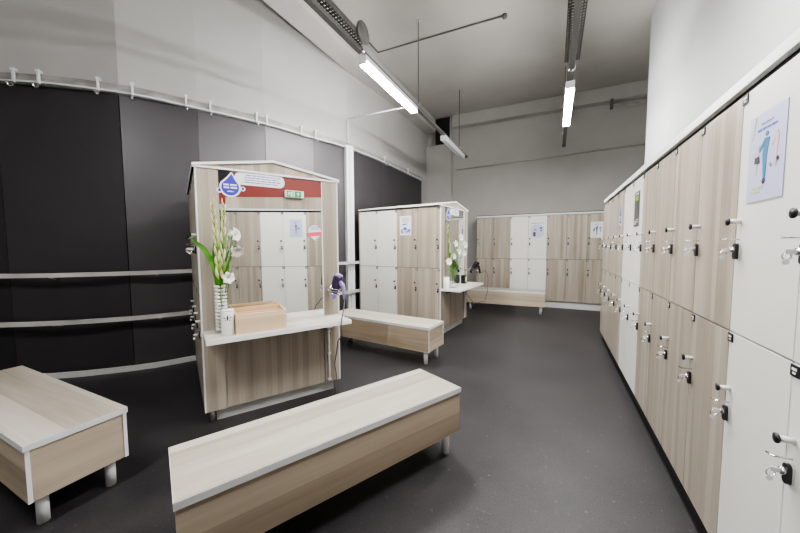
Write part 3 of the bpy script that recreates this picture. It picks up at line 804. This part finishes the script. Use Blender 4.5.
def gladiolus(label, loc, rotz, base, tip, lean, leaves, nb=9, name='gladiolus_stem', group='gladiolus stems in the square vase'):
    t = thing(name, label, 'flower stem', loc, rotz, group)
    base, tip = Vector(base), Vector(tip)
    pth = [base.lerp(tip, k/8) + Vector(lean)*math.sin(k/8*PI) for k in range(9)]
    MB().tube(pth, .005, 'leaf', 8, radii=[.008 - .0006*k for k in range(9)]).build('stem', t)
    for k in range(nb):
        f = .40 + .60*k/(nb-1); p = base.lerp(tip, f) + Vector(lean)*math.sin(f*PI)
        s = 1 if k % 2 else -1; L_ = .098*(1 - .42*k/nb); R0 = .0135*(1 - .045*k)
        b_ = MB(); q = [p - Vector((0, 0, .012)), p + Vector((s*.009, -.004, L_*.28)), p + Vector((s*.014, -.008, L_*.62)), p + Vector((s*.013, -.008, L_))]
        b_.tube(q, .01, 'bud_green' if k % 4 == 1 and k < 8 else 'bud', 8, radii=[.005, R0, R0*.8, .0015])
        b_.build('bud', t)
    for pts, ws, side in leaves:
        MB().blade(pts, ws, 'leaf', side).build('leaf', t)
    return t
gladiolus('left gladiolus stem in the square vase, with a long arching leaf', k1p(VX, VY), K1A, (-.012, 0, .06), (-.036, -.04, .985), (.012, 0, 0),
    [([(-.008, -.01, .36), (-.03, -.02, .48), (-.06, -.03, .58), (-.10, -.05, .655), (-.145, -.07, .70), (-.195, -.10, .745)], [.010, .016, .020, .019, .013, .001], (.5, .1, .7)),
     ([(-.02, .01, .36), (-.035, .01, .50), (-.03, .01, .64), (-.022, 0, .76)], [.010, .016, .013, .001], (1, .2, 0))], 14)
gladiolus('right upright gladiolus stem in the square vase', k1p(VX, VY), K1A, (.012, .004, .06), (.046, -.03, .985), (-.006, 0, 0),
    [([(.012, 0, .36), (.03, 0, .50), (.034, 0, .64), (.036, -.01, .80)], [.010, .016, .013, .001], (1, -.2, 0)),
     ([(.01, -.005, .36), (.035, -.01, .46), (.075, -.02, .58), (.12, -.03, .72)], [.006, .010, .008, .001], (1, 0, -.4)),
     ([(0, -.01, .34), (-.01, -.015, .46), (-.012, -.02, .60)], [.010, .015, .002], (1, 0, 0))], 13)
def lily(label, loc, rotz, base, head, face, r_, group, name='lily_stem', n=6):
    """white open flower with n petals on a thin stem; face = direction it looks"""
    t = thing(name, label, 'flower stem', loc, rotz, group)
    base, head = Vector(base), Vector(head); face = Vector(face).normalized()
    MB().tube([base, base.lerp(head, .5) + Vector((0, 0, .02)), head - face*.02], .0035, 'leaf', 6).build('stem', t)
    ux = face.cross(Vector((0, 0, 1))).normalized(); uy = ux.cross(face)
    for k in range(n):
        a = 2*PI*k/n + .3; d = ux*math.cos(a) + uy*math.sin(a); sd = -ux*math.sin(a) + uy*math.cos(a)
        p = [head - face*.02, head + d*r_*.35 + face*.01, head + d*r_*.75 + face*.022, head + d*r_ + face*.010]
        MB().blade(p, [.004, r_*.32, r_*.34, r_*.05], 'petal', sd, .12).build('petal', t)
    MB().tube([head, head + face*.03], .004, 'bud', 6).build('stamen', t)
    return t
lg = 'white lilies in the square vase'
lily('white lily flower on the upper right of the square vase bouquet', k1p(VX, VY), K1A, (.015, -.01, .20), (.110, -.03, .765), (.55, -.6, .1), .058, lg)
lily('white lily flower drooping at middle right of the square vase bouquet', k1p(VX, VY), K1A, (.02, -.015, .20), (.122, -.05, .640), (.3, -.7, -.5), .060, lg)
lily('white lily flower hanging just above the rim of the square vase', k1p(VX, VY), K1A, (.015, -.02, .20), (.050, -.06, .430), (.2, -1, .1), .050, lg)
# canister with bee-like black emblem
ca_ = thing('canister', 'white canister with a small black leaf emblem in front of the square vase', 'canister', k1p(.165, -.195), K1A)
MB().lathe([(.0, 0), (.044, 0), (.046, .004), (.046, .176), (.044, .180), (0, .180)], 'white_plastic', 28).build('tin', ca_)
MB().lathe([(.0, .1805), (.0445, .1805), (.0455, .184), (.0455, .190), (.043, .193), (0, .193)], 'white_plastic', 28).build('lid', ca_)
e = MB()
def on_cyl(pts, r_): return [(r_*math.sin(p[0]/r_), -r_*math.cos(p[0]/r_), p[1]) for p in pts]
for pts in ([(x*.6+.0, z) for x, z in [(-.006, .115), (.006, .115), (.010, .135), (.004, .155), (-.004, .155), (-.010, .135)]],
            [(.012, .132), (.026, .142), (.030, .136), (.014, .126)], [(-.012, .132), (-.026, .142), (-.030, .136), (-.014, .126)],
            [(.010, .120), (.022, .116), (.020, .111), (.008, .115)], [(-.010, .120), (-.022, .116), (-.020, .111), (-.008, .115)]):
    vs = [e.bm.verts.new(v) for v in on_cyl(pts, .0466)]
    f_ = e.bm.faces.new(vs); e._paint([f_], 'black')
e.build('emblem', ca_, None, -.1)
# pine box organiser
bx = thing('pine_box', 'open pine box with a long divider on the nearer shelf', 'box', k1p(.215, -.255), K1A)
bl, bw_, bh = .375, .215, .160
MB().box((0, 0, .008), (bl, .011, bh-.008), 'pine', .001).build('front_board', bx)
MB().box((0, bw_-.011, .008), (bl, bw_, bh+.012), 'pine_lit', .001).build('back_board', bx)
MB().box((.0115, bw_*.52, .008), (bl-.0115, bw_*.52+.009, bh-.012), 'pine_lit', .001).build('divider', bx)
for a in (.0, bl-.011):
    MB().prism([(.0112, .008), (bw_-.0112, .008), (bw_-.0112, bh+.012), (.0112, bh-.008)], 'pine', 'x', a, a+.011).build('end_board', bx)
MB().box((0, 0, 0), (bl, bw_, .0078), 'pine').build('base_board', bx)

# ------------------------------------------------------------------ hair dryers and holders
def dryer_set(kp, ang, x, y, z, tilt, cordpts, lab_d, lab_h, group_d, group_h, col='purple', hcol='lavender', turn=0., roll=.15):
    """barrel hangs nozzle-down in a chrome spiral; handle swings forward"""
    t = thing('hair_dryer', lab_d, 'hair dryer', kp(x, y, z), ang + turn, group_d)
    rm = Matrix.Rotation(tilt, 4, 'Y') @ Matrix.Rotation(roll, 4, 'X') @ Matrix.Scale(1.22, 4)
    MB().lathe([(0, -.055), (.022, -.055), (.026, -.05), (.030, -.02), (.036, .01), (.038, .05), (.037, .075), (.034, .082)], col, 24, rm).build('barrel', t)
    MB().lathe([(.030, .082), (.036, .084), (.034, .096), (.020, .102), (0, .103)], hcol, 24, rm).build('rear_cap', t)
    MB().lathe([(.0, -.098), (.017, -.098), (.019, -.095), (.022, -.056), (0, -.0555)], col if hcol != 'lavender' else 'lavender', 20, rm).build('nozzle', t)
    hnd = [Vector((.026, -.040, .045)), Vector((.042, -.072, .015)), Vector((.047, -.086, -.050)), Vector((.050, -.092, -.115))]
    MB().tube(hnd, .014, hcol, 12, radii=[.021, .019, .017, .014]).build('handle', t)
    MB().tube([hnd[-1] + Vector((0, 0, -.001))] + [Vector(c) for c in cordpts], .0055, 'cord_grey', 6).build('cord', t)
    h = thing('dryer_holder', lab_h, 'holder', kp(x, y, z), ang + turn, group_h)
    sp = MB(); pts = []
    for k in range(40):
        a = k*2*PI/13; rr = .043 + .002*math.sin(k)
        pts.append(rm @ Vector((rr*math.cos(a), rr*math.sin(a), -.064 + .0014*k)))
    sp.tube(pts, .0035, 'chrome', 6).build('spiral', h)
    return t, h
# nearer kiosk : dryer in front of the right-hand stile
DX, DY, DZ = 1.085, -.125, 1.065
d1, h1 = dryer_set(k1p, K1A, DX, DY, DZ, .22,
    [(.015, -.150, -.17), (-.030, -.200, -.25), (-.045, -.212, -.31), (-.035, -.205, -.42), (.015, .00, -.52), (.035, .085, -.66), (.015, .095, -.78), (.030, .092, -.88), (.025, .08, -1.0), (.020, .06, -1.058)],
    'dark purple hair dryer with lavender handle hanging by the nearer mirror', 'chrome spiral holder for the purple hair dryer', 'hair dryers by the mirrors', 'spiral dryer holders')
MB().tube([(0, .052, -.045), (-.01, .09, -.03), (-.01, .113, -.03)], .008, 'chrome', 8).lathe([(.028, 0), (.028, .008)], 'chrome', 16, Matrix.Translation((-.01, .1235, -.03)) @ Matrix.Rotation(PI/2, 4, 'X')).build('arm', h1)
d2_, h2 = dryer_set(k2p, K2A, 1.085, -.17, 1.055, .1,
    [(.05, -.16, -.06), (.04, -.215, -.08), (.03, -.245, -.20), (.02, -.245, -.42), (.0, -.20, -.60), (-.03, -.02, -.66), (-.04, .12, -.50), (-.036, .136, -.425)],
    'black hair dryer hanging by the farther mirror', 'chrome spiral holder for the black hair dryer', 'hair dryers by the mirrors', 'spiral dryer holders', 'black', 'black', 0., .6)
MB().tube([(0, .084, -.018), (-.02, .12, -.04), (-.02, .158, -.05)], .008, 'chrome', 8).lathe([(.028, 0), (.028, .008)], 'chrome', 16, Matrix.Translation((-.02, .1685, -.05)) @ Matrix.Rotation(PI/2, 4, 'X')).build('arm', h2)

# ------------------------------------------------------------------ things on the farther shelf
cn = thing('canister', 'plain white canister at the near end of the farther shelf', 'canister', k2p(.085, -.062), K2A)
MB().lathe([(0, 0), (.043, 0), (.045, .004), (.045, .165), (0, .165)], 'white_plastic', 24).build('tin', cn)
MB().lathe([(0, .1655), (.0445, .1655), (.0445, .178), (0, .180)], 'white_plastic', 24).build('lid', cn)
jr = thing('glass_jar', 'clear round glass jar holding orchids on the farther shelf', 'jar', k2p(.235, -.125), K2A)
MB().lathe([(0, 0), (.072, 0), (.075, .01), (.075, .19), (.066, .215), (.068, .235), (.064, .235), (.061, .215), (.071, .188), (.071, .012), (0, .012)], 'glass', 28).build('vessel', jr)
for k in range(9):
    a = k*2.4; rr = .018 + .028*(k % 2)
    o = peb.copy(); C.objects.link(o); o.location = k2p(.235 + rr*math.cos(a), -.125 + rr*math.sin(a), CZ + .028 + .022*(k//5)); o.rotation_euler = (0, 0, a)
    o['label'] = 'white pebble at the bottom of the round glass jar'; o['group'] = 'white pebbles in the round jar'
gladiolus('tall green gladiolus leaf stem standing in the round jar', k2p(.235, -.125), K2A, (-.01, .01, .05), (-.09, .075, .95), (0, 0, 0),
    [([(-.01, .01, .16), (-.04, .03, .35), (-.06, .05, .55), (-.075, .06, .74)], [.012, .024, .020, .002], (.6, -.8, 0))], 8, group='flower stems in the round jar')
og = 'flower stems in the round jar'
for i, (hx, hz, rr) in enumerate(((.00, .70, .060), (.14, .80, .062), (.24, .68, .062), (.10, .58, .062), (.26, .54, .052), (-.02, .50, .052))):
    lily(['white orchid bloom at the upper left of the jar bouquet', 'white orchid bloom at the top of the jar bouquet', 'white orchid bloom at the right of the jar bouquet', 'white orchid bloom in the middle of the jar bouquet', 'white orchid bloom lowest at the right of the jar bouquet', 'white orchid bloom at the left of the jar bouquet'][i],
         k2p(.235, -.125), K2A, (.005*i-.01, .003*i-.01, .10), (hx, (-.02, -.05, -.085, -.035, -.06, .0)[i], hz), (-.25, -1, .15), rr, og, 'orchid_stem', 5)
lily('cream lily leaning over the near side of the round jar', k2p(.235, -.125), K2A, (-.02, -.005, .12), (-.15, .03, .42), (-.5, -.8, .2), .06, og)
dp = thing('soap_box', 'small black dispenser box with lime label on the farther shelf', 'box', k2p(.86, -.06), K2A)
MB().box((-.05, -.035, 0), (.05, .035, .15), 'black', .004).build('box', dp)
MB().box((-.036, -.0362, .03), (.01, -.0352, .12), 'lime').box((.014, -.0362, .03), (.036, -.0352, .12), 'paper').build('front_label', dp)

# ------------------------------------------------------------------ light and view
w = bpy.data.worlds.new('world'); bpy.context.scene.world = w; w.use_nodes = True
w.node_tree.nodes['Background'].inputs[0].default_value = (.8, .85, .9, 1); w.node_tree.nodes['Background'].inputs[1].default_value = .05
sc = bpy.context.scene
sc.view_settings.view_transform = 'AgX'
sc.view_settings.look = 'AgX - Medium High Contrast'
sc.view_settings.exposure = .46
sc.cycles.use_denoising = True
sc.cycles.max_bounces = 10
